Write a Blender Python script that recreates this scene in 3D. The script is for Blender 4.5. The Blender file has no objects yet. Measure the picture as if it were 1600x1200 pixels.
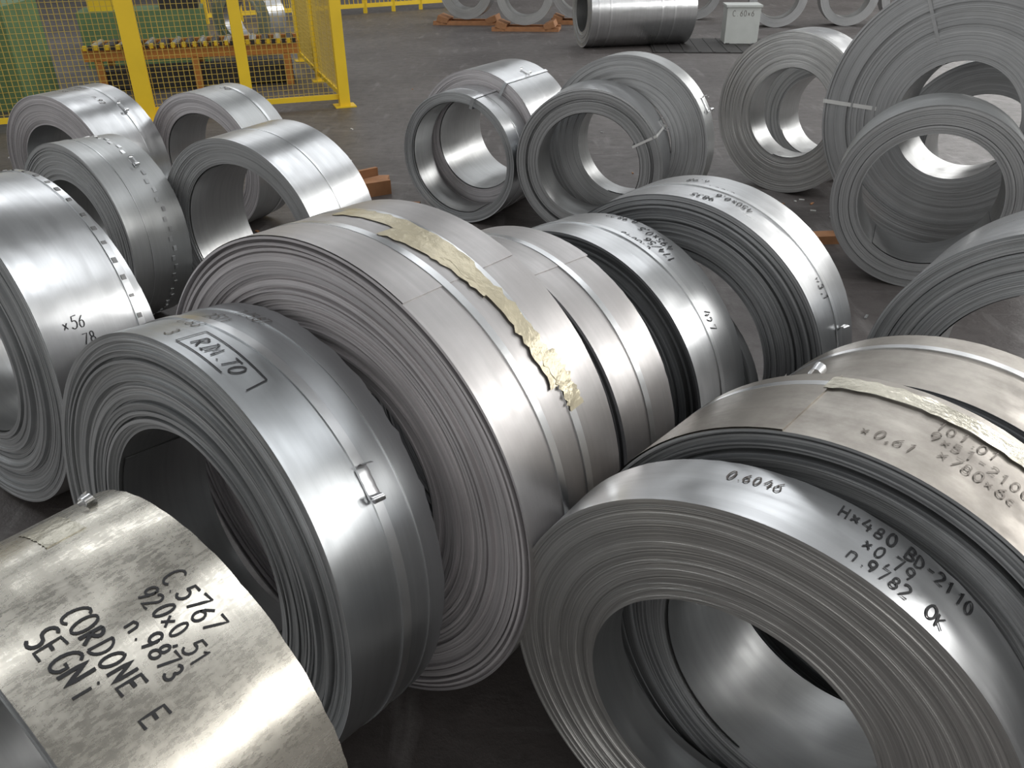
import bpy, math, random
import numpy as np
from mathutils import Vector, Matrix
rnd=random.Random(7)
scene=bpy.context.scene
scene.view_settings.view_transform='Standard'

# ---------------------------------------------------------------- materials
def newmat(name):
    m=bpy.data.materials.new(name); m.use_nodes=True
    nt=m.node_tree; nt.nodes.clear()
    out=nt.nodes.new('ShaderNodeOutputMaterial'); b=nt.nodes.new('ShaderNodeBsdfPrincipled')
    nt.links.new(b.outputs[0],out.inputs[0])
    return m,nt,b
class N:
    def __init__(s,nt): s.nt=nt
    def new(s,t,**k):
        n=s.nt.nodes.new(t)
        for a,v in k.items(): setattr(n,a,v)
        return n
    def link(s,a,b): s.nt.links.new(a,b)
    def math(s,op,a,b=None,c=None):
        n=s.new('ShaderNodeMath',operation=op)
        for i,v in enumerate((a,b,c)):
            if v is None: continue
            if isinstance(v,(int,float)): n.inputs[i].default_value=v
            else: s.link(v,n.inputs[i])
        return n.outputs[0]
    def mix(s,f,a,b):
        n=s.new('ShaderNodeMix',data_type='RGBA')
        for i,v in ((0,f),(6,a),(7,b)):
            if isinstance(v,(int,float)): n.inputs[i].default_value=v
            elif isinstance(v,tuple): n.inputs[i].default_value=(*v,1) if len(v)==3 else v
            else: s.link(v,n.inputs[i])
        return n.outputs[2]
    def noise(s,vec,scale,detail=4,rough=.55):
        n=s.new('ShaderNodeTexNoise'); n.inputs['Scale'].default_value=scale
        n.inputs['Detail'].default_value=detail; n.inputs['Roughness'].default_value=rough
        if vec is not None: s.link(vec,n.inputs['Vector'])
        return n.outputs[0]
    def ramp(s,f,a,b):
        n=s.new('ShaderNodeMapRange'); n.inputs[1].default_value=a; n.inputs[2].default_value=b
        s.link(f,n.inputs[0]); return n.outputs[0]
def cyl_coords(n):
    tc=n.new('ShaderNodeTexCoord'); sp=n.new('ShaderNodeSeparateXYZ'); n.link(tc.outputs['Object'],sp.inputs[0])
    x,y,z=sp.outputs
    r=n.math('SQRT',n.math('ADD',n.math('MULTIPLY',x,x),n.math('MULTIPLY',z,z)))
    return tc.outputs['Object'],x,y,z,r
def comb(n,a,b,c):
    m=n.new('ShaderNodeCombineXYZ')
    for i,v in enumerate((a,b,c)):
        if isinstance(v,(int,float)): m.inputs[i].default_value=v
        else: n.link(v,m.inputs[i])
    return m.outputs[0]
def sheet(name,col,rough=.3,dirt=0,dirtcol=(.2,.17,.14),spangle=0,wave=.4,streak=.4,metal=.94,scuff=.14):
    m,nt,b=newmat(name); n=N(nt)
    obj,x,y,z,r=cyl_coords(n)
    sv=comb(n,n.math('MULTIPLY',x,1.2),n.math('MULTIPLY',y,70),n.math('MULTIPLY',z,1.2))
    st=n.noise(sv,1.0,5)
    big=n.noise(obj,3.0,3)
    mid=n.noise(obj,14.0,5,.65)
    dark=tuple(c*.70 for c in col)
    c=n.mix(n.math('MULTIPLY',n.ramp(st,.3,.7),streak),col,dark)
    c=n.mix(n.math('MULTIPLY',n.ramp(big,.4,.75),.35),c,dark)
    sm=n.noise(comb(n,n.math('MULTIPLY',x,4),n.math('MULTIPLY',y,24),n.math('MULTIPLY',z,4)),1.3,6,.7)
    c=n.mix(n.math('MULTIPLY',n.ramp(sm,.5,.75),scuff),c,tuple(k*.55 for k in col))
    ro=n.math('ADD',n.math('MULTIPLY',st,.10),rough-.05)
    ro=n.math('ADD',ro,n.math('MULTIPLY',n.ramp(sm,.45,.75),.06))
    if spangle:
        g=n.noise(comb(n,n.math('MULTIPLY',x,150),n.math('MULTIPLY',y,45),n.math('MULTIPLY',z,150)),1.0,3,.7)
        ro=n.math('ADD',ro,n.math('MULTIPLY',n.ramp(g,.4,.65),spangle*.35))
        c=n.mix(n.math('MULTIPLY',n.ramp(g,.42,.68),spangle),c,dark)
    if dirt:
        dm=n.math('MULTIPLY',n.ramp(n.math('ADD',n.math('MULTIPLY',mid,.6),n.math('MULTIPLY',big,.4)),.36,.62),dirt)
        c=n.mix(dm,c,dirtcol)
        n.link(n.math('SUBTRACT',metal,n.math('MULTIPLY',dm,.4)),b.inputs['Metallic'])
        ro=n.math('ADD',ro,n.math('MULTIPLY',dm,.12))
    else: b.inputs['Metallic'].default_value=metal
    n.link(c,b.inputs['Base Color']); n.link(ro,b.inputs['Roughness'])
    bp=n.new('ShaderNodeBump'); bp.inputs['Strength'].default_value=wave; bp.inputs['Distance'].default_value=.012
    h=n.math('ADD',n.math('MULTIPLY',n.noise(obj,5,2),.8),n.math('MULTIPLY',st,.02))
    n.link(h,bp.inputs['Height']); n.link(bp.outputs[0],b.inputs['Normal'])
    b.inputs['Anisotropic'].default_value=.3
    return m
def edgewound(name,lo,hi,freq=260,rough=.43,metal=.75):
    m,nt,b=newmat(name); n=N(nt)
    obj,x,y,z,r=cyl_coords(n)
    a=n.noise(comb(n,n.math('MULTIPLY',r,freq),n.math('MULTIPLY',x,.8),n.math('MULTIPLY',z,.8)),1.0,3,.7)
    a2=n.noise(comb(n,n.math('MULTIPLY',r,freq*.18),3.1,n.math('MULTIPLY',z,.5)),1.0,2)
    pat=n.noise(obj,4,3)
    f=n.math('ADD',n.math('MULTIPLY',n.ramp(a,.35,.65),.65),n.math('MULTIPLY',n.ramp(a2,.35,.65),.35))
    c=n.mix(f,lo,hi)
    c=n.mix(n.math('MULTIPLY',n.ramp(pat,.45,.75),.3),c,tuple(k*.7 for k in lo))
    n.link(c,b.inputs['Base Color']); b.inputs['Metallic'].default_value=metal
    n.link(n.math('ADD',n.math('MULTIPLY',a,.2),rough-.1),b.inputs['Roughness'])
    bp=n.new('ShaderNodeBump'); bp.inputs['Strength'].default_value=.45; bp.inputs['Distance'].default_value=.003
    n.link(a,bp.inputs['Height']); n.link(bp.outputs[0],b.inputs['Normal'])
    return m
def plain(name,col,rough=.5,metal=0,var=.25,scale=8,bump=.1):
    m,nt,b=newmat(name); n=N(nt)
    tc=n.new('ShaderNodeTexCoord'); f=n.noise(tc.outputs['Object'],scale,5)
    n.link(n.mix(n.math('MULTIPLY',n.ramp(f,.3,.7),var),col,tuple(c*.45 for c in col)),b.inputs['Base Color'])
    b.inputs['Roughness'].default_value=rough; b.inputs['Metallic'].default_value=metal
    bp=n.new('ShaderNodeBump'); bp.inputs['Strength'].default_value=bump; bp.inputs['Distance'].default_value=.01
    n.link(f,bp.inputs['Height']); n.link(bp.outputs[0],b.inputs['Normal'])
    return m
def emis(name,col,s):
    m=bpy.data.materials.new(name); m.use_nodes=True; nt=m.node_tree; nt.nodes.clear()
    o=nt.nodes.new('ShaderNodeOutputMaterial'); e=nt.nodes.new('ShaderNodeEmission')
    e.inputs[0].default_value=(*col,1); e.inputs[1].default_value=s; nt.links.new(e.outputs[0],o.inputs[0]); return m

M_SILVER=sheet('galvanised_sheet',(.61,.62,.63),.29)
M_SPANG=sheet('spangled_sheet',(.68,.645,.57),.23,spangle=.3,wave=.5,scuff=.05)
M_BLUE=sheet('cold_rolled_sheet',(.54,.56,.575),.32)
M_PINK=sheet('matte_steel_sheet',(.50,.485,.48),.37,dirt=.3,dirtcol=(.32,.295,.29),metal=.88)
M_MATTE=sheet('dull_steel_sheet',(.46,.47,.47),.38,metal=.88)
M_BROWN=sheet('oiled_dirty_sheet',(.44,.41,.37),.32,dirt=.85,dirtcol=(.20,.178,.155))
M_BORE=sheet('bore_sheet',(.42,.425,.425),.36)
E_GREY=edgewound('wound_edges_grey',(.25,.26,.265),(.68,.69,.70))
E_DARK=edgewound('wound_edges_dark',(.14,.145,.15),(.48,.49,.50),200)
E_PALE=edgewound('wound_edges_pale',(.35,.335,.345),(.70,.67,.68),240,.48,.45)
E_BRIGHT=edgewound('wound_edges_bright',(.38,.38,.375),(.80,.795,.78),300,.35,.88)
E_FLAT=edgewound('wound_edges_flat',(.33,.335,.34),(.50,.505,.51),180,.45,.6)
M_STRAP=plain('steel_strap',(.70,.71,.72),.28,.95,.15,20,.05)
M_WSTRAP=plain('pale_strap',(.74,.74,.72),.45,.3,.15,20,.05)
M_INK=plain('marker_ink',(.014,.014,.016),.5,0,.0)
M_INKF=plain('faded_marker_ink',(.12,.105,.095),.5,.3,.0)
M_INKX=plain('rubbed_marker_ink',(.15,.13,.11),.45,.6,.0)
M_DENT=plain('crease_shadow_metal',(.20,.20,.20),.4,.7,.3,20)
M_TAPE=plain('masking_tape',(.60,.54,.39),.30,.4,.4,25,.4)
M_TAPEP=plain('clear_adhesive_tape',(.60,.57,.47),.26,.6,.35,25,.4)
M_WOOD=plain('orange_wood',(.42,.20,.09),.7,0,.5,12,.4)
M_YEL=plain('yellow_paint',(.80,.54,.02),.45,0,.2,3)
M_YMESH=plain('yellow_wire',(.50,.36,.07),.5,0,.2,3)
M_GREEN=plain('green_machine_paint',(.13,.22,.10),.5,0,.4,3)
M_ORANGE=plain('orange_paint',(.50,.20,.04),.5,0,.35,6)
M_BLACK=plain('dark_rubber',(.025,.023,.022),.6,0,.3)
M_BOX=plain('grey_box_paint',(.50,.52,.50),.5,0,.15)

# ---------------------------------------------------------------- mesh builder
class MB:
    def __init__(s): s.v=[]; s.f=[]; s.m=[]; s.mats=[]
    def mi(s,mat):
        if mat not in s.mats: s.mats.append(mat)
        return s.mats.index(mat)
    def box(s,c,d,mat,rot=None):
        i=len(s.v); k=s.mi(mat)
        for a in (-.5,.5):
            for b in (-.5,.5):
                for e in (-.5,.5):
                    p=Vector((a*d[0],b*d[1],e*d[2]))
                    if rot is not None: p=rot@p
                    s.v.append(tuple(p+Vector(c)))
        for q in ((0,1,3,2),(4,6,7,5),(0,4,5,1),(2,3,7,6),(0,2,6,4),(1,5,7,3)):
            s.f.append([i+j for j in q]); s.m.append(k)
    def beam(s,a,b,w,h,mat):
        a,b=Vector(a),Vector(b); d=b-a
        s.box((a+b)/2,(w,d.length,h),mat,d.to_track_quat('Y','Z').to_matrix())
    def grid(s,P,mat,closed_u=False,closed_v=False):
        nu,nv=len(P),len(P[0]); i=len(s.v); k=s.mi(mat) if not isinstance(mat,list) else None
        for row in P: s.v.extend(row)
        for u in range(nu if closed_u else nu-1):
            kk=k if k is not None else s.mi(mat[u])
            for w in range(nv if closed_v else nv-1):
                u2,w2=(u+1)%nu,(w+1)%nv
                s.f.append([i+u*nv+w,i+u*nv+w2,i+u2*nv+w2,i+u2*nv+w]); s.m.append(kk)
    def obj(s,name,loc=(0,0,0),rot=(0,0,0),smooth=True,angle=35):
        me=bpy.data.meshes.new(name); me.from_pydata(s.v,[],s.f); 
        for m in s.mats: me.materials.append(m)
        me.polygons.foreach_set('material_index',s.m)
        me.polygons.foreach_set('use_smooth',[smooth]*len(s.f)); me.update()
        if smooth: me.set_sharp_from_angle(angle=math.radians(angle))
        o=bpy.data.objects.new(name,me); o.location=loc; o.rotation_euler=rot
        scene.collection.objects.link(o); return o

# ---------------------------------------------------------------- handwriting
def arc(cx,cy,rx,ry,a0,a1,n=10):
    return [(cx+rx*math.cos(math.radians(a0+(a1-a0)*i/n)),cy+ry*math.sin(math.radians(a0+(a1-a0)*i/n))) for i in range(n+1)]
G={
'0':[arc(2,3,1.5,3,90,450,16)],
'1':[[(.8,4.6),(2,6),(2,0)]],
'2':[arc(2,4.5,1.5,1.5,160,-40,8)+[(.4,0),(3.6,.2)]],
'3':[arc(1.8,4.5,1.4,1.5,150,-80,8)+arc(1.8,1.6,1.7,1.6,80,-150,8)],
'4':[[(2.0,6),(.1,2.2),(3.9,2.2)],[(3.0,4.2),(2.8,0)]],
'5':[[(3.6,6),(1,5.9),(.8,3.5)]+arc(1.8,1.9,1.7,1.9,110,-150,9)],
'6':[[(3,6),(1.2,4)]+arc(2,1.8,1.5,1.8,150,-210,14)],
'7':[[(.3,5.8),(3.7,6),(1.6,0)]],
'8':[arc(2,4.5,1.2,1.5,-90,270,12)+arc(2,1.5,1.6,1.5,90,-270,12)],
'9':[arc(2,4.2,1.5,1.8,20,380,14)+[(3.2,2.5),(2.2,0)]],
'A':[[(.2,0),(2,6),(3.8,0)],[(.9,2.2),(3.1,2.2)]],
'B':[[(.6,0),(.6,6)]+arc(1,4.5,2,1.5,90,-90,8)+arc(1,1.5,2.6,1.5,90,-90,8)+[(.6,0)]],
'C':[arc(2.4,3,2,3,50,310,12)],
'D':[[(.6,0),(.6,6)]+arc(.8,3,2.9,3,90,-90,10)+[(.6,0)]],
'E':[[(3.6,6),(.6,5.8),(.6,0),(3.6,.1)],[(.6,3.1),(2.9,3.2)]],
'G':[arc(2.3,3,2,3,50,320,12)+[(3.8,2.6),(2.4,2.6)]],
'I':[[(1.4,6),(1.4,0)],[(.6,6),(2.2,6)],[(.6,0),(2.2,0)]],
'K':[[(.6,6),(.6,0)],[(3.6,6),(.7,2.8),(3.7,0)]],
'M':[[(.3,0),(.6,6),(2,2),(3.5,6),(3.8,0)]],
'N':[[(.5,0),(.6,6),(3.4,0),(3.5,6)]],
'O':[arc(2,3,1.8,3,90,450,16)],
'R':[[(.6,0),(.6,6)]+arc(1,4.5,2.2,1.5,90,-90,8)+[(1.2,3),(3.7,0)]],
'S':[arc(2.1,4.5,1.5,1.5,50,270,8)+arc(2.1,1.5,1.6,1.5,90,-140,8)],
'T':[[(0,6),(4,6)],[(2,6),(2,0)]],
'H':[[(.5,6),(.5,0)],[(3.5,6),(3.5,0)],[(.5,3),(3.5,3.1)]],
'x':[[(.6,.6),(3.2,3.8)],[(.6,3.8),(3.2,.6)]],
'n':[[(.6,0),(.6,3.5)]+arc(1.9,2.3,1.3,1.4,160,0,6)+[(3.2,0)]],
'w':[[(.3,3.4),(1.1,0),(2,3),(2.9,0),(3.8,3.4)]],
'c':[arc(2,1.8,1.5,1.8,50,310,8)],
'i':[[(2,3.8),(2,0)],[(2,5.2),(2,5.6)]],
'.':[[(1.6,0),(2,.4)]], ',':[[(2,.6),(1.4,-1)]], '-':[[(.8,2.8),(3.2,2.9)]], '/':[[(.4,-.6),(3.6,6.4)]], ' ':[]}
def ribbon(mb,pts,w,fn,mat):
    q=[pts[0]]
    for a,b in zip(pts,pts[1:]):
        L=math.hypot(b[0]-a[0],b[1]-a[1]); k=max(1,int(L/.012))
        for i in range(1,k+1): q.append((a[0]+(b[0]-a[0])*i/k,a[1]+(b[1]-a[1])*i/k))
    if len(q)<2: return
    L=[];R_=[]
    for i,p in enumerate(q):
        a=q[max(0,i-1)]; b=q[min(len(q)-1,i+1)]
        dx,dy=b[0]-a[0],b[1]-a[1]; l=math.hypot(dx,dy) or 1
        nx,ny=-dy/l*w/2,dx/l*w/2
        L.append(fn(p[0]+nx,p[1]+ny)); R_.append(fn(p[0]-nx,p[1]-ny))
    mb.grid([L,R_],mat)
def text(mb,R,txt,phi,y,h,w=.005,mat=None,flip=False,slope=0.0,wd=.8,seed=1,axial=False):
    mat=mat or M_INK; rr=random.Random(seed*13+len(txt)); s=h/6; cx=0
    dirn=-1 if flip else 1
    def fn(a,b):
        if axial: ph=math.radians(phi)-b/R; yy=y+a
        else: ph=math.radians(phi)+dirn*a/R; yy=y+dirn*b
        return ((R+.0016)*math.sin(ph),yy,(R+.0016)*math.cos(ph))
    for ch in txt:
        adv=4.9 if ch not in '.,iI ' else 3.2
        k=s*(1+rr.uniform(-.10,.10)); dy=rr.uniform(-.4,.4)*s; sh=rr.uniform(-.02,.2); tw=rr.uniform(-.05,.05)
        for st in G.get(ch,[]):
            j=[(rr.uniform(-.12,.12),rr.uniform(-.15,.15)) for _ in range(2)]
            P=[]
            for qi,p in enumerate(st):
                u=qi/max(1,len(st)-1)
                px=p[0]+j[0][0]*(1-u)+j[1][0]*u; py=p[1]+j[0][1]*(1-u)+j[1][1]*u
                P.append((cx*s+(px+py*sh)*wd*k, py*k+px*tw*k+dy+slope*(cx*s)))
            ribbon(mb,P,w*rr.uniform(.8,1.15),fn,mat)
        cx+=adv*wd*rr.uniform(.96,1.08)
# ---------------------------------------------------------------- coil parts
def patch(mb,R,p0,p1,y0,y1,mat,off=.0015,skew=0,ragged=0,n=24,seed=3,yend=None):
    rr=random.Random(seed); rows=[]
    for i in range(n+1):
        t=i/n; ph=math.radians(p0+(p1-p0)*t); sy=skew*t
        ja=rr.uniform(-ragged,ragged); jb=rr.uniform(-ragged,ragged)
        row=[]
        for j in range(4):
            u=j/3; yy=y0+ja+(y1+jb-y0-ja)*u+sy
            o=off+ragged*.15*rr.random()
            row.append(((R+o)*math.sin(ph),yy,(R+o)*math.cos(ph)))
        rows.append(row)
    mb.grid(rows,mat)
    for ph in (p0,p1):
        a=math.radians(ph); sy=skew*(0 if ph==p0 else 1)
        mb.grid([[((R-.001)*math.sin(a),y0+sy,(R-.001)*math.cos(a)),((R-.001)*math.sin(a),y1+sy,(R-.001)*math.cos(a))],
                 [((R+off)*math.sin(a),y0+sy,(R+off)*math.cos(a)),((R+off)*math.sin(a),y1+sy,(R+off)*math.cos(a))]],mat)
def hoop(mb,R,y,w=.02,mat=None,skew=0,off=.002,t=.0015):
    mat=mat or M_STRAP; P=[]
    for i in range(160):
        a=2*math.pi*i/160; yy=y+skew*math.sin(a); s,c=math.sin(a),math.cos(a)
        ro,ri=R+off+t,R+off-.003
        P.append([(ri*s,yy-w/2,ri*c),(ro*s,yy-w/2,ro*c),(ro*s,yy+w/2,ro*c),(ri*s,yy+w/2,ri*c)])
    mb.grid(P,mat,closed_u=True)
def seal(mb,R,phi,y,mat=None,tail=True,sc=1):
    """crimped strap seal with the cut strap end curling up"""
    mat=mat or M_STRAP; a=math.radians(phi)
    up=Vector((math.sin(a),0,math.cos(a))); tg=Vector((math.cos(a),0,-math.sin(a))); ax=Vector((0,1,0))
    def P(s,yy,h): return tuple(up*(R+h)+tg*s+ax*(y+yy))
    rows=[]
    for i in range(7):
        s=(-.03+.01*i)*sc; h=.006 if i%2 else .0045
        rows.append([P(s,-.014*sc,.001),P(s,-.013*sc,h),P(s,.0,h+.002),P(s,.013*sc,h),P(s,.014*sc,.001)])
    mb.grid(rows,mat)
    if tail:
        for sgn,tw in ((1,.012),(-1,-.006)):
            c1=[];c2=[]
            for i in range(14):
                t=i/13; an=t*(4.6 if sgn>0 else 2.2); q=1-.35*t
                s=sgn*(.028*sc+.013*sc*math.sin(an)*q); h=.004+.013*sc*(1-math.cos(an))*q
                c1.append(P(s,-.011*sc-tw*t,h)); c2.append(P(s+.004*t,.011*sc-tw*t,h*(1+.3*t)))
            mb.grid([c1,c2],mat)
def eyestrap(mb,R,r,W,phi,mat=None,w=.02):
    mat=mat or M_WSTRAP; a=math.radians(phi)
    up=Vector((math.sin(a),0,math.cos(a))); tg=Vector((math.cos(a),0,-math.sin(a)))
    path=[(r-.006,-.012),(r-.006,W+.012),(R+.004,W+.012),(R+.004,-.012)]
    A=[];B=[]
    for q in path+[path[0]]:
        A.append(tuple(up*q[0]+Vector((0,q[1],0))-tg*w/2)); B.append(tuple(up*q[0]+Vector((0,q[1],0))+tg*w/2))
    mb.grid([A,B],mat)
def coil(name,x,y,t,R,r,W,tilt=0,sheetm=None,edge=None,rings=30,jit=.002,dish=0,grooves=(),bore=None,seed=1,extra=None,wob=.002,seg=160,ecc=(0,0),rag=.0006):
    sheetm=sheetm or M_SILVER; edge=edge or E_GREY
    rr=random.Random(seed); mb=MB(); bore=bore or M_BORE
    offs=[]; o=0
    radii=[R-(R-r)*(i+ (rr.uniform(-.3,.3) if 0<i<rings else 0))/rings for i in range(rings+1)]
    for i in range(rings):
        u=(i+.5)/rings; o=.6*o+rr.gauss(0,jit)
        g=0
        for gu,gd in grooves:
            if abs(u-gu)<.5/rings+1e-6: g=gd
        offs.append(dish*u+o*(1 if i else .3)+g)
    prof=[];mats=[];ph=[]
    def add(rad,yy,m,k=None): prof.append((rad,yy)); mats.append(m); ph.append(k)
    nb=6
    for j in range(nb): add(R,offs[0]+(W-offs[0])*j/nb if j else offs[0],sheetm,0 if j==0 else None)
    back=[(R,W)]+[(R-(R-r)*u,W-dish*u+rr.gauss(0,jit*.5)) for u in (.02,.2,.4,.6,.8,1)]
    for qi,q in enumerate(back[:-1]): add(q[0],q[1],edge,-1 if qi<2 else None)
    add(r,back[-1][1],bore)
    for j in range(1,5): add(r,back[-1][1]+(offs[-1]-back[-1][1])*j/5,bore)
    for i in range(rings-1,-1,-1):
        add(radii[i+1],offs[i],edge,i+1)
        if i>0: add(radii[i],offs[i],edge,i+1)
    phases=[(rr.uniform(0,6.28),rr.uniform(0,6.28),rr.uniform(.3,1)) for _ in range(rings+2)]
    rows=[]; jag=[rr.gauss(0,rag) for _ in range(seg)]
    for (rad,yy),k in zip(prof,ph):
        row=[]; e=(R-rad)/(R-r)
        for i in range(seg):
            a=2*math.pi*i/seg; dy=0
            if k is not None and k>0:
                p=phases[k]; dy=wob*p[2]*(math.sin(a+p[0])+.5*math.sin(3*a+p[1]))
            if k==-1: dy=jag[i]
            row.append((rad*math.sin(a)+ecc[0]*e,yy+dy,rad*math.cos(a)+ecc[1]*e))
        rows.append(row)
    mb.grid(rows,mats,closed_u=True,closed_v=True)
    if ecc==(0,0):
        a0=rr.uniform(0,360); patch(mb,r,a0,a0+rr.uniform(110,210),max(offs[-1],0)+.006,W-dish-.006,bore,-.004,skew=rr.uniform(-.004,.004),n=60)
    if extra: extra(mb)
    tl=math.radians(tilt)
    z=R*math.cos(tl)+max(0,-W*math.sin(tl))
    return mb.obj(name,(x,y,z),(tl,0,-math.radians(t)))

# ---------------------------------------------------------------- the coils
def xa(mb):
    R=.42
    seal(mb,R,-22,.285,sc=.7)
    patch(mb,R,-24,-8,.17,.235,M_TAPEP,.0015,ragged=.002)
    text(mb,R,'C.5767',18,.245,.033,.0042,seed=1)
    text(mb,R,'920x0,51',18,.203,.030,.0042,seed=2)
    text(mb,R,'n.9873',23,.163,.030,.0042,seed=3)
    text(mb,R,'CORDONE  E',13,.108,.036,.005,seed=4)
    text(mb,R,'SEGNi',13.5,.056,.040,.005,seed=5)
coil('steel_coil',-.805,.815,37,.42,.385,.335,-1,M_SPANG,E_GREY,10,.001,seed=1,extra=xa)
def xb(mb):
    R=.5
    hoop(mb,R,.125,.022,skew=.02); seal(mb,R,54,.14,sc=1.0)
    hoop(mb,R,.20,.0015,skew=.01,off=.0012)
    text(mb,R,'7/567',-4,.19,.028,.003,M_INKF,seed=1)
    text(mb,R,'2571',-8,.14,.028,.003,M_INKF,seed=2)
    text(mb,R,'0.83',-10,.09,.028,.003,M_INKF,seed=3)
    text(mb,R,'3',-4,.03,.03,.003,M_INKF,seed=3)
    text(mb,R,'RIM.TO',4.5,.040,.034,.0038,seed=4,wd=.9)
    a,b=math.radians(2)*R,math.radians(24)*R
    fn=lambda s,yy:((R+.0018)*math.sin(s/R),yy,(R+.0018)*math.cos(s/R))
    for q in ([(a,.09),(a,.025)],[(a,.09),(b,.085)],[(a,.025),(b*.75,.025)],[(b,.085),(b*1.03,.035)]): ribbon(mb,q,.003,fn,M_INK)
coil('steel_coil',-.696,1.311,37,.5,.29,.257,-6.5,M_BLUE,E_GREY,34,.003,.01,((.25,.012),(.5,.014),(.7,.010),(.86,.016)),seed=2,extra=xb,wob=.004,rag=.002)
def xc(mb):
    R=.571
    hoop(mb,R,.12,.02,skew=.012); hoop(mb,R,.235,.022,skew=-.01)
    patch(mb,R,-10,26,.180,.232,M_TAPE,.004,skew=.008,ragged=.004,n=24)
    patch(mb,R,22,57,.182,.228,M_TAPE,.0048,skew=.010,ragged=.007,n=26,seed=9)
    patch(mb,R,8,34,.135,.18,M_TAPE,.0045,skew=.045,ragged=.005)
    patch(mb,R,50,63,.20,.25,M_TAPE,.0055,skew=.02,ragged=.008)
    patch(mb,R,-60,28,.002,.35,M_PINK,.0022)
coil('steel_coil',-.43,1.51,36,.571,.29,.354,-2.2,M_PINK,E_PALE,44,.003,.03,((.03,.016),(.07,.014),(.12,.016),(.4,.012)),seed=3,extra=xc,wob=.004)
def xd(mb): hoop(mb,.491,.11,.02); patch(mb,.491,-70,20,.002,.22,M_PINK,.002)
coil('steel_coil',-.09,1.90,42,.491,.27,.215,-3,M_PINK,E_DARK,30,.004,.0,((.1,.02),),seed=4,extra=xd)
def xe(mb):
    R=.47
    hoop(mb,R,.12,.018)
    text(mb,R,'174/56',30,.185,.028,.0036,flip=True,seed=1)
    text(mb,R,'C.6045',22,.145,.028,.0036,flip=True,seed=2)
    text(mb,R,'495x0,5',26,.225,.028,.0036,flip=True,seed=3)
    text(mb,R,'n.9822',8,.245,.026,.0036,flip=True,seed=4)
    text(mb,R,'427',50,.13,.03,.0036,seed=5)
coil('steel_coil',.15,2.12,41,.47,.27,.25,-2.4,M_SILVER,E_DARK,30,.004,.0,((.1,.02),(.2,.02)),seed=5,extra=xe)
coil('steel_coil',.40,2.265,38,.40,.27,.04,0,M_SILVER,E_GREY,14,.002,0,seed=6)
def xf(mb):
    R=.5
    hoop(mb,R,.14,.02); seal(mb,R,76,.14,sc=1.3)
    for i,(s,p) in enumerate((('9835',10),('450x0,6',22),('C.604',12),('n.98',0))):
        text(mb,R,s,p,.06+.05*i,.028,.004,M_INK,flip=True,seed=i)
    text(mb,R,'w3,1',52,.10,.03,.004,M_INK,seed=8)
coil('steel_coil',.485,2.29,37,.5,.33,.27,-1,M_SILVER,E_DARK,34,.004,.0,((.2,.012),(.45,.015)),seed=7,extra=xf)
def xg(mb):
    R=.462
    text(mb,R,'0.6046',-12,.085,.024,.0028,M_INKF,seed=4)
    text(mb,R,'Hx480 BD-2110',10,.095,.027,.0034,seed=2)
    text(mb,R,'x0,79',16,.057,.027,.0034,seed=3)
    text(mb,R,'n.9782  OK',14.5,.02,.027,.0034,seed=4)
coil('steel_coil',.372,.936,37,.462,.27,.135,.8,M_SILVER,E_BRIGHT,36,.0008,.012,(),seed=8,extra=xg,wob=.0008,ecc=(-.012,-.02))
def xh(mb):
    R=.49
    hoop(mb,R,.215,.02); patch(mb,R,-15,55,.195,.245,M_TAPEP,.004,ragged=.004,n=40)
    patch(mb,R,-100,-14,.002,.26,M_BROWN,.003)
    text(mb,R,'101.01',8,.16,.028,.003,M_INKX,seed=1)
    text(mb,R,'9x51-2100',8,.12,.028,.003,M_INKX,seed=2)
    text(mb,R,'x780x6c',11,.08,.028,.003,M_INKX,seed=3)
    text(mb,R,'x0,61',-2,.055,.028,.003,M_INKX,seed=4)
    text(mb,R,'9x',41,.05,.03,.003,M_INKX,seed=5)
    fn=lambda s,yy:((R+.0018)*math.sin(s/R),yy,(R+.0018)*math.cos(s/R))
    ribbon(mb,arc(math.radians(45)*R,.066,.038,.028,0,360,20),.0025,fn,M_INKX)
coil('steel_coil',.518,1.012,41,.49,.28,.27,-2,M_BROWN,E_DARK,34,.004,.0,((.04,.015),(.1,.015),(.2,.02)),seed=9,extra=xh)
def xi(mb):
    hoop(mb,.46,.2,.02); seal(mb,.46,-35,.03,sc=1.3)
coil('steel_coil',.80,1.29,41,.46,.28,.28,-1,M_BROWN,E_DARK,24,.003,.0,seed=10,extra=xi)
coil('steel_coil',1.455,1.83,41,.52,.36,.32,0,M_SILVER,E_GREY,34,.003,.0,((.3,.015),(.6,.02)),seed=11)
# left row
def xk(mb):
    R=.517
    text(mb,R,'x56',70,.06,.034,.0030,seed=1,axial=True); text(mb,R,'78',75.5,.10,.034,.0030,seed=2,axial=True); text(mb,R,'13',81,.10,.034,.0030,seed=3,axial=True)
    hoop(mb,R,.286,.022,M_STRAP,off=.003)
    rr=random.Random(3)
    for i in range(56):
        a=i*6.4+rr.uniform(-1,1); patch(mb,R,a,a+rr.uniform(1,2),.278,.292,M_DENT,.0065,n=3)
coil('steel_coil',-1.70,2.255,34,.517,.27,.30,-5,M_SILVER,E_GREY,30,.004,.0,((.4,.015),(.7,.015)),seed=12,extra=xk)
coil('steel_coil',-1.545,2.53,34,.497,.27,.05,-1,M_SILVER,E_GREY,20,.003,.0,seed=13)
def xl(mb):
    hoop(mb,.43,.09,.003,off=.001); seal(mb,.43,35,.2,sc=.8)
    for i in range(60):
        a=i*6; patch(mb,.43,a,a+3,.185+.012*(i%2),.200+.012*(i%2),M_STRAP,.003,n=3)
coil('steel_coil',-2.0,3.58,34,.43,.27,.29,-3,M_MATTE,E_FLAT,26,.002,.0,seed=14,extra=xl)
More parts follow.
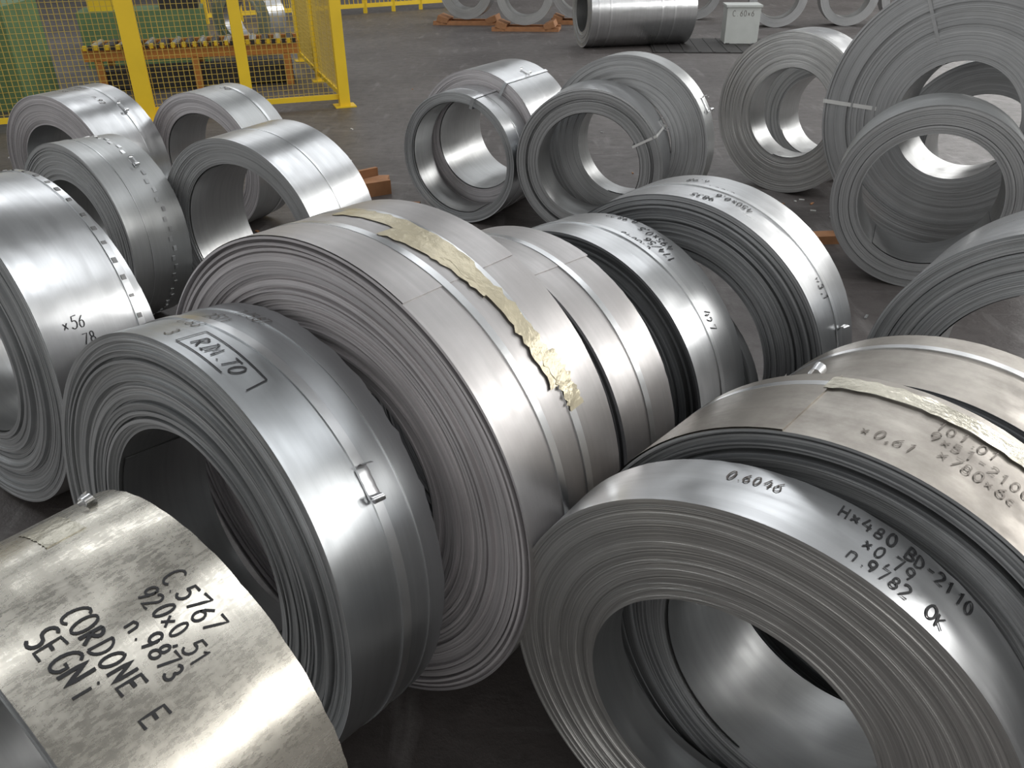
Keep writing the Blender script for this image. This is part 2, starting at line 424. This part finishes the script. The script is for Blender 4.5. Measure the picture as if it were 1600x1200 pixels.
def xl2(mb): patch(mb,.42,10,30,.1,.22,M_TAPE,.002)
coil('steel_coil',-2.80,3.55,34,.42,.27,.28,0,M_MATTE,E_FLAT,26,.002,.0,seed=15,extra=xl2)
def xm(mb): hoop(mb,.455,.2,.004,off=.001)
coil('steel_coil',-1.22,3.50,27,.455,.34,.42,0,M_SILVER,E_FLAT,24,.002,.03,seed=16,extra=xm)
def xn(mb):
    R=.435; hoop(mb,R,.3,.02); seal(mb,R,40,.3)
    for i,s in enumerate(('98x3','20,5','C.58')): text(mb,R,s,-4,.24-.06*i,.035,.0035,M_INKF,seed=i)
    text(mb,R,'n.92',22,.2,.035,.0035,M_INKF,seed=7)
coil('steel_coil',-2.66,4.80,25,.435,.27,.42,0,M_SILVER,E_PALE,26,.002,.0,seed=17,extra=xn)
def xo(mb): text(mb,.42,'50',5,.2,.05,.005,M_INKF); hoop(mb,.42,.25,.02)
coil('steel_coil',-1.88,5.0,25,.42,.3,.36,0,M_MATTE,E_PALE,20,.002,.02,seed=18,extra=xo)
coil('steel_coil',-3.45,4.3,25,.43,.27,.4,0,M_MATTE,E_FLAT,20,.002,.0,seed=19)
# centre back group
def xq(mb): eyestrap(mb,.405,.345,.25,20,M_STRAP); hoop(mb,.405,.12,.003,off=.001)
coil('steel_coil',-.329,5.106,29,.405,.345,.25,.5,M_SILVER,E_GREY,14,.002,.02,seed=20,extra=xq)
def xr(mb): eyestrap(mb,.45,.3,.52,30,M_STRAP); seal(mb,.45,25,.3,tail=True)
coil('steel_coil',-.21,5.34,30,.45,.3,.52,0,M_SILVER,E_PALE,20,.004,.0,seed=21,extra=xr)
def xs(mb): eyestrap(mb,.443,.3,.25,62,M_WSTRAP,.014); seal(mb,.443,60,.2)
coil('steel_coil',.458,4.749,20,.443,.31,.25,2,M_SILVER,E_FLAT,24,.004,.01,((.45,.03),(.5,.03)),seed=22,extra=xs)
def xt(mb): seal(mb,.515,60,.1,sc=1.3)
coil('steel_coil',.69,4.96,28,.515,.3,.15,0,M_MATTE,E_FLAT,26,.004,.0,seed=23,extra=xt)
# right group
coil('steel_coil',1.90,5.716,45,.532,.30,.28,0,M_SILVER,E_BRIGHT,30,.001,.04,seed=24)
coil('steel_coil',2.22,6.05,45,.45,.28,.3,0,M_MATTE,E_GREY,20,.002,.0,seed=25)
def xv(mb): eyestrap(mb,.734,.31,.33,-88,M_WSTRAP,.022); eyestrap(mb,.734,.31,.33,-25,M_STRAP,.018)
coil('steel_coil',2.439,4.525,40,.734,.31,.33,0,M_MATTE,E_FLAT,40,.0025,-.02,((.35,.01),(.6,.01)),seed=26,extra=xv)
coil('steel_coil',2.80,4.85,40,.5,.31,.3,0,M_MATTE,E_FLAT,20,.002,0,seed=27)
coil('steel_coil',2.096,3.954,25,.464,.33,.34,0,M_MATTE,E_FLAT,24,.003,0,((.3,.012),(.7,.015)),seed=28)
# far coils
for i,(px,py,t,R,r) in enumerate(((-.79,16.7,12,.5,.33),(.29,15.6,8,.5,.36),(1.3,16.6,8,.5,.36),(4.8,15.8,10,.5,.36),(6.1,15.9,10,.5,.36),(7.2,15.9,10,.5,.36),(3.6,17.2,10,.5,.36))):
    o=coil('steel_coil',px,py,t,R,r,.4,0,M_MATTE,E_FLAT,10,.002,0,seed=40+i,seg=96)
    if i<3: o.location.z+=.10
def xw(mb):
    for yy in (.12,.3,1.1,1.3): hoop(mb,.52,yy,.03,off=.004)
coil('steel_coil',1.12,13.45,78,.52,.3,1.65,0,M_SILVER,E_GREY,16,.003,0,seed=50,extra=xw,seg=128)

# ---------------------------------------------------------------- pallets, wood, box, mat
def cradle(x,y,w):
    mb=MB()
    mb.box((0,0,.02),(w,.5,.04),M_WOOD)
    for s in (-1,1):
        mb.box((s*w*.36,0,.09),(w*.16,.5,.10),M_WOOD,Matrix.Rotation(-s*.35,3,'Y'))
    mb.box((0,-.2,.055),(w,.06,.03),M_WOOD); mb.box((0,.2,.055),(w,.06,.03),M_WOOD)
    o=mb.obj('wooden_coil_cradle',(x,y,0),(0,0,-.15),False); return o
cradle(-.75,16.9,1.3); cradle(.33,15.8,1.2); cradle(1.35,16.8,1.1)
def scraps(name,x,y,lst,rz):
    mb=MB()
    for c,d,r in lst: mb.box(c,d,M_WOOD,Matrix.Rotation(r,3,'Z'))
    return mb.obj(name,(x,y,0),(0,0,rz),False)
scraps('wooden_block',-.98,5.75,[((0,0,.05),(.22,.12,.10),.3),((.02,.16,.04),(.2,.1,.08),-.2),((-.05,.08,.13),(.2,.03,.06),.5)],.2)
scraps('wooden_block',-.72,5.25,[((0,0,.03),(.3,.08,.06),-.4),((.0,.1,.03),(.24,.05,.06),-.2)],.1)
scraps('wooden_plank',1.80,4.66,[((0,0,.025),(.5,.10,.05),-.05)],.1)
mb=MB()
mb.box((0,0,.27),(.50,.45,.52),M_BOX); mb.box((0,0,.54),(.54,.49,.03),M_BOX)
for s in (-.2,.2): mb.box((s,0,.01),(.06,.45,.02),M_BLACK)
fnb=lambda a,b:(a,-.2275,b)
cx=-.17
for ch in 'C.60x6':
    for st in G[ch]: ribbon(mb,[(cx+p[0]*.011,.40+p[1]*.013) for p in st],.007,fnb,M_INKF)
    cx+=.056
mb.obj('grey_control_box',(3.62,13.7,.012),(0,0,-.1),False)
mb=MB(); mb.box((0,0,.008),(2.2,1.6,.016),M_BLACK)
for i in range(11): mb.box((-1.05+.21*i,0,.018),(.03,1.6,.008),M_BLACK)
mb.obj('rubber_floor_mat',(3.3,13.4,0),(0,0,-.1),False)
mb=MB(); rr=random.Random(5)
for cx_,cy_,n_,sp in ((1.75,5.2,26,.25),(-.4,6.5,14,1.2),(1.2,3.9,10,.5),(.9,7.5,16,1.6),(-3.5,9.5,14,1.5)):
    for i in range(n_):
        x,y=cx_+rr.gauss(0,sp),cy_+rr.gauss(0,sp); a=rr.uniform(0,3)
        mb.box((x,y,.004),(rr.uniform(.01,.05),rr.uniform(.005,.018),.006),rr.choice((M_WSTRAP,M_STRAP,M_WOOD)),Matrix.Rotation(a,3,'Z'))
mb.obj('floor_litter',smooth=False)

# ---------------------------------------------------------------- fence
def fence():
    mb=MB(); H=2.3
    P=[Vector(p) for p in ((-1.76,9.0,0),(-2.68,8.67,0),(-3.60,8.34,0),(-5.4,7.70,0),(-7.2,7.05,0))]
    Q=[Vector(p) for p in ((-1.76,9.0,0),(-2.35,10.6,0),(-2.95,12.3,0))]
    def post(p,w):
        mb.box(p+Vector((0,0,H/2)),(w,w,H),M_YEL,Matrix.Rotation(.34,3,'Z'))
        mb.box(p+Vector((0,0,.006)),(w*2,w*2,.012),M_YEL,Matrix.Rotation(.34,3,'Z'))
    for i,p in enumerate(P): post(p,.16 if i==2 else .11)
    for p in Q[1:]: post(p,.09)
    def panel(a,b):
        for z in (.10,1.15,2.2): mb.beam(a+Vector((0,0,z)),b+Vector((0,0,z)),.04,.05 if z!=1.15 else .03,M_YEL)
        d=(b-a); L=d.length; n=int(L/.05)
        for i in range(1,n):
            p=a+d*i/n; mb.beam(p+Vector((0,0,.1)),p+Vector((0,0,2.2)),.005,.005,M_YMESH)
        for k in range(1,42):
            z=.1+.05*k; mb.beam(a+Vector((0,0,z)),b+Vector((0,0,z)),.004,.004,M_YMESH)
    for a,b in zip(P,P[1:]): panel(a,b)
    for a,b in zip(Q,Q[1:]): panel(a,b)
    mb.obj('yellow_safety_fence',smooth=False)
    mb=MB(); a=Vector((-6.5,17.0,0)); b=Vector((-1.4,20.4,0))
    n=9
    for i in range(n+1):
        p=a+(b-a)*i/n; mb.box(p+Vector((0,0,.55)),(.08,.08,1.1),M_YEL)
    for z in (.15,.6,1.1): mb.beam(a+Vector((0,0,z)),b+Vector((0,0,z)),.06,.08,M_YEL)
    for i in range(60):
        p=a+(b-a)*(i+.5)/60; mb.beam(p+Vector((0,0,.15)),p+Vector((0,0,1.1)),.015,.015,M_YEL)
    mb.obj('yellow_guard_rail',smooth=False)
fence()
mb=MB()
mb.box((0,0,.5),(2.2,1.2,1.0),M_GREEN); mb.box((-.3,.1,1.4),(1.1,.8,.9),M_GREEN); mb.box((.75,-.3,1.15),(.25,.5,.35),M_GREEN)
for k in range(5): mb.box((-.8+.4*k,-.61,.55),(.3,.03,.7),M_GREEN)
rows=[]
for i in range(24):
    a=2*math.pi*i/24; rows.append([(.2+.22*math.cos(a),-.8,.8+.22*math.sin(a)),(.2+.22*math.cos(a),-.6,.8+.22*math.sin(a))])
mb.grid(rows,M_STRAP,closed_u=True)
mb.obj('green_slitting_machine',(-6.3,9.3,0),(0,0,.2),False)
mb=MB()
for s in (-.35,.35):
    mb.box((0,s,.42),(2.4,.06,.14),M_ORANGE)
    for k in (-1,0,1): mb.box((k*1.05,s,.18),(.08,.06,.36),M_ORANGE)
for k in range(16):
    x0=-1.1+.147*k; rows=[]
    for i in range(12):
        a=2*math.pi*i/12; rows.append([(x0+.045*math.cos(a),-.33,.47+.045*math.sin(a)),(x0+.045*math.cos(a),.33,.47+.045*math.sin(a))])
    mb.grid(rows,M_BLACK if k%2 else M_STRAP,closed_u=True)
for k in range(40): mb.box((-1.15+.059*k,-.42,.5),(.04,.05,.05),M_BLACK if k%2 else M_YEL)
mb.box((0,0,.12),(2.2,.5,.2),M_BLACK)
mb.obj('orange_roller_conveyor',(-3.77,10.5,0),(0,0,.25),False)
mb=MB()
mb.box((0,0,.35),(1.6,.8,.7),M_GREEN); mb.box((.5,-.1,.9),(.5,.5,.4),M_BLACK); mb.box((-.5,0,1.0),(.3,.6,.6),M_YEL)
mb.obj('uncoiler_base',(-5.1,12.4,0),(0,0,.3),False)
coil('steel_coil',-3.9,12.9,20,.5,.3,.4,0,M_SILVER,E_BRIGHT,12,.003,0,seed=60,seg=96)

# ---------------------------------------------------------------- hall
def floor():
    m,nt,b=newmat('worn_dark_floor'); n=N(nt)
    tc=n.new('ShaderNodeTexCoord'); o=tc.outputs['Object']
    a=n.noise(o,.7,6,.6); c=n.noise(o,9,6,.7); d=n.noise(o,60,3,.7)
    col=n.mix(n.ramp(a,.35,.7),(.056,.048,.046),(.105,.094,.09))
    col=n.mix(n.math('MULTIPLY',n.ramp(c,.5,.75),.7),col,(.038,.033,.031))
    col=n.mix(n.math('MULTIPLY',n.ramp(d,.66,.8),.5),col,(.22,.21,.20))
    sp=n.new('ShaderNodeSeparateXYZ'); n.link(o,sp.inputs[0])
    for kx,ky,sc_ in ((1.2,9,1.5),(7,1.1,1.2)):
        sc=n.noise(comb(n,n.math('MULTIPLY',sp.outputs[0],kx),n.math('MULTIPLY',sp.outputs[1],ky),0.),sc_,4,.6)
        col=n.mix(n.math('MULTIPLY',n.ramp(sc,.58,.70),.55),col,(.18,.17,.165))
    n.link(col,b.inputs['Base Color'])
    n.link(n.math('ADD',n.math('MULTIPLY',c,.35),.30),b.inputs['Roughness'])
    bp=n.new('ShaderNodeBump'); bp.inputs['Strength'].default_value=.5; bp.inputs['Distance'].default_value=.01
    n.link(n.math('ADD',c,n.math('MULTIPLY',d,.3)),bp.inputs['Height']); n.link(bp.outputs[0],b.inputs['Normal'])
    return m
X0,X1,Y0,Y1,H=-13,13,-7,32,8.5
def quad(name,pts,mat):
    me=bpy.data.meshes.new(name); me.from_pydata(pts,[],[tuple(range(len(pts)))]); me.materials.append(mat)
    o=bpy.data.objects.new(name,me); scene.collection.objects.link(o); return o
M_WALL=plain('painted_wall',(.37,.36,.345),.7,0,.3,1); M_CEIL=plain('roof_deck',(.29,.30,.305),.7,0,.3,1)
M_TRUSS=plain('roof_steel',(.16,.17,.18),.6,0,.2,2)
quad('floor',[(X0,Y0,0),(X1,Y0,0),(X1,Y1,0),(X0,Y1,0)],floor())
quad('ceiling',[(X0,Y0,H),(X0,Y1,H),(X1,Y1,H),(X1,Y0,H)],M_CEIL)
quad('wall_back',[(X0,Y1,0),(X1,Y1,0),(X1,Y1,H),(X0,Y1,H)],M_WALL)
quad('wall_left',[(X0,Y0,0),(X0,Y1,0),(X0,Y1,H),(X0,Y0,H)],M_WALL)
quad('wall_right',[(X1,Y0,0),(X1,Y0,H),(X1,Y1,H),(X1,Y1,0)],M_WALL)
quad('wall_front',[(X0,Y0,0),(X0,Y0,H),(X1,Y0,H),(X1,Y0,0)],M_WALL)
W_R=emis('daylight_glass_side',(1,.99,.97),11.5); W_S=emis('daylight_glass_roof',(.96,.98,1),5.0); W_L=emis('daylight_glass_left',(.95,.98,1),3)
FILL_F=emis('added_fill_front',(1,.99,.97),2.0)  # emission for the fill panels added on the front wall
k=1
for y0 in (-4,2.5,9,15.5,22):
    quad('added_fill_panel_%d'%k,[(X1-.02,y0,4.2),(X1-.02,y0,6.9),(X1-.02,y0+4.5,6.9),(X1-.02,y0+4.5,4.2)],W_R); k+=1
for y0 in (-3,6,15):
    quad('added_fill_panel_%d'%k,[(X0+.02,y0,4.0),(X0+.02,y0+6,4.0),(X0+.02,y0+6,7),(X0+.02,y0,7)],W_L); k+=1
for x0 in (-11,-3,5):  # glowing panels added behind the camera as fill for the coil faces
    quad('added_fill_panel_%d'%k,[(x0,Y0+.02,2.5),(x0,Y0+.02,7),(x0+6.5,Y0+.02,7),(x0+6.5,Y0+.02,2.5)],FILL_F); k+=1
for y0 in (2,9.5,17,24):
    for x0 in (-8,1.5):
        quad('added_fill_panel_%d'%k,[(x0,y0,H-.02),(x0,y0+1.9,H-.02),(x0+6.5,y0+1.9,H-.02),(x0+6.5,y0,H-.02)],W_S); k+=1
mb=MB()
for y in (-2,6,13,20):
    mb.box((0,y,H-.9),(26,.2,.25),M_TRUSS); mb.box((0,y,H-.1),(26,.2,.2),M_TRUSS)
    for i in range(26):
        a=Vector((-13+i,y,H-.9)); b=Vector((-12+i,y,H-.1))
        if i%2: a.z,b.z=b.z,a.z
        mb.beam(a,b,.08,.08,M_TRUSS)
mb.obj('roof_truss',smooth=False)

w=bpy.data.worlds.new('world'); scene.world=w; w.use_nodes=True
w.node_tree.nodes['Background'].inputs[0].default_value=(.8,.85,.9,1); w.node_tree.nodes['Background'].inputs[1].default_value=.5

# ---------------------------------------------------------------- camera
cam=bpy.data.cameras.new('camera'); co=bpy.data.objects.new('camera',cam); scene.collection.objects.link(co)
cam.sensor_width=36; cam.lens=36*1262/1600; cam.clip_start=.02
p=math.radians(29.8); roll=math.radians(-.6)
co.matrix_world=Matrix.Translation((0,0,1.7))@Matrix.Rotation(math.pi/2-p,4,'X')@Matrix.Rotation(roll,4,'Z')
scene.camera=co
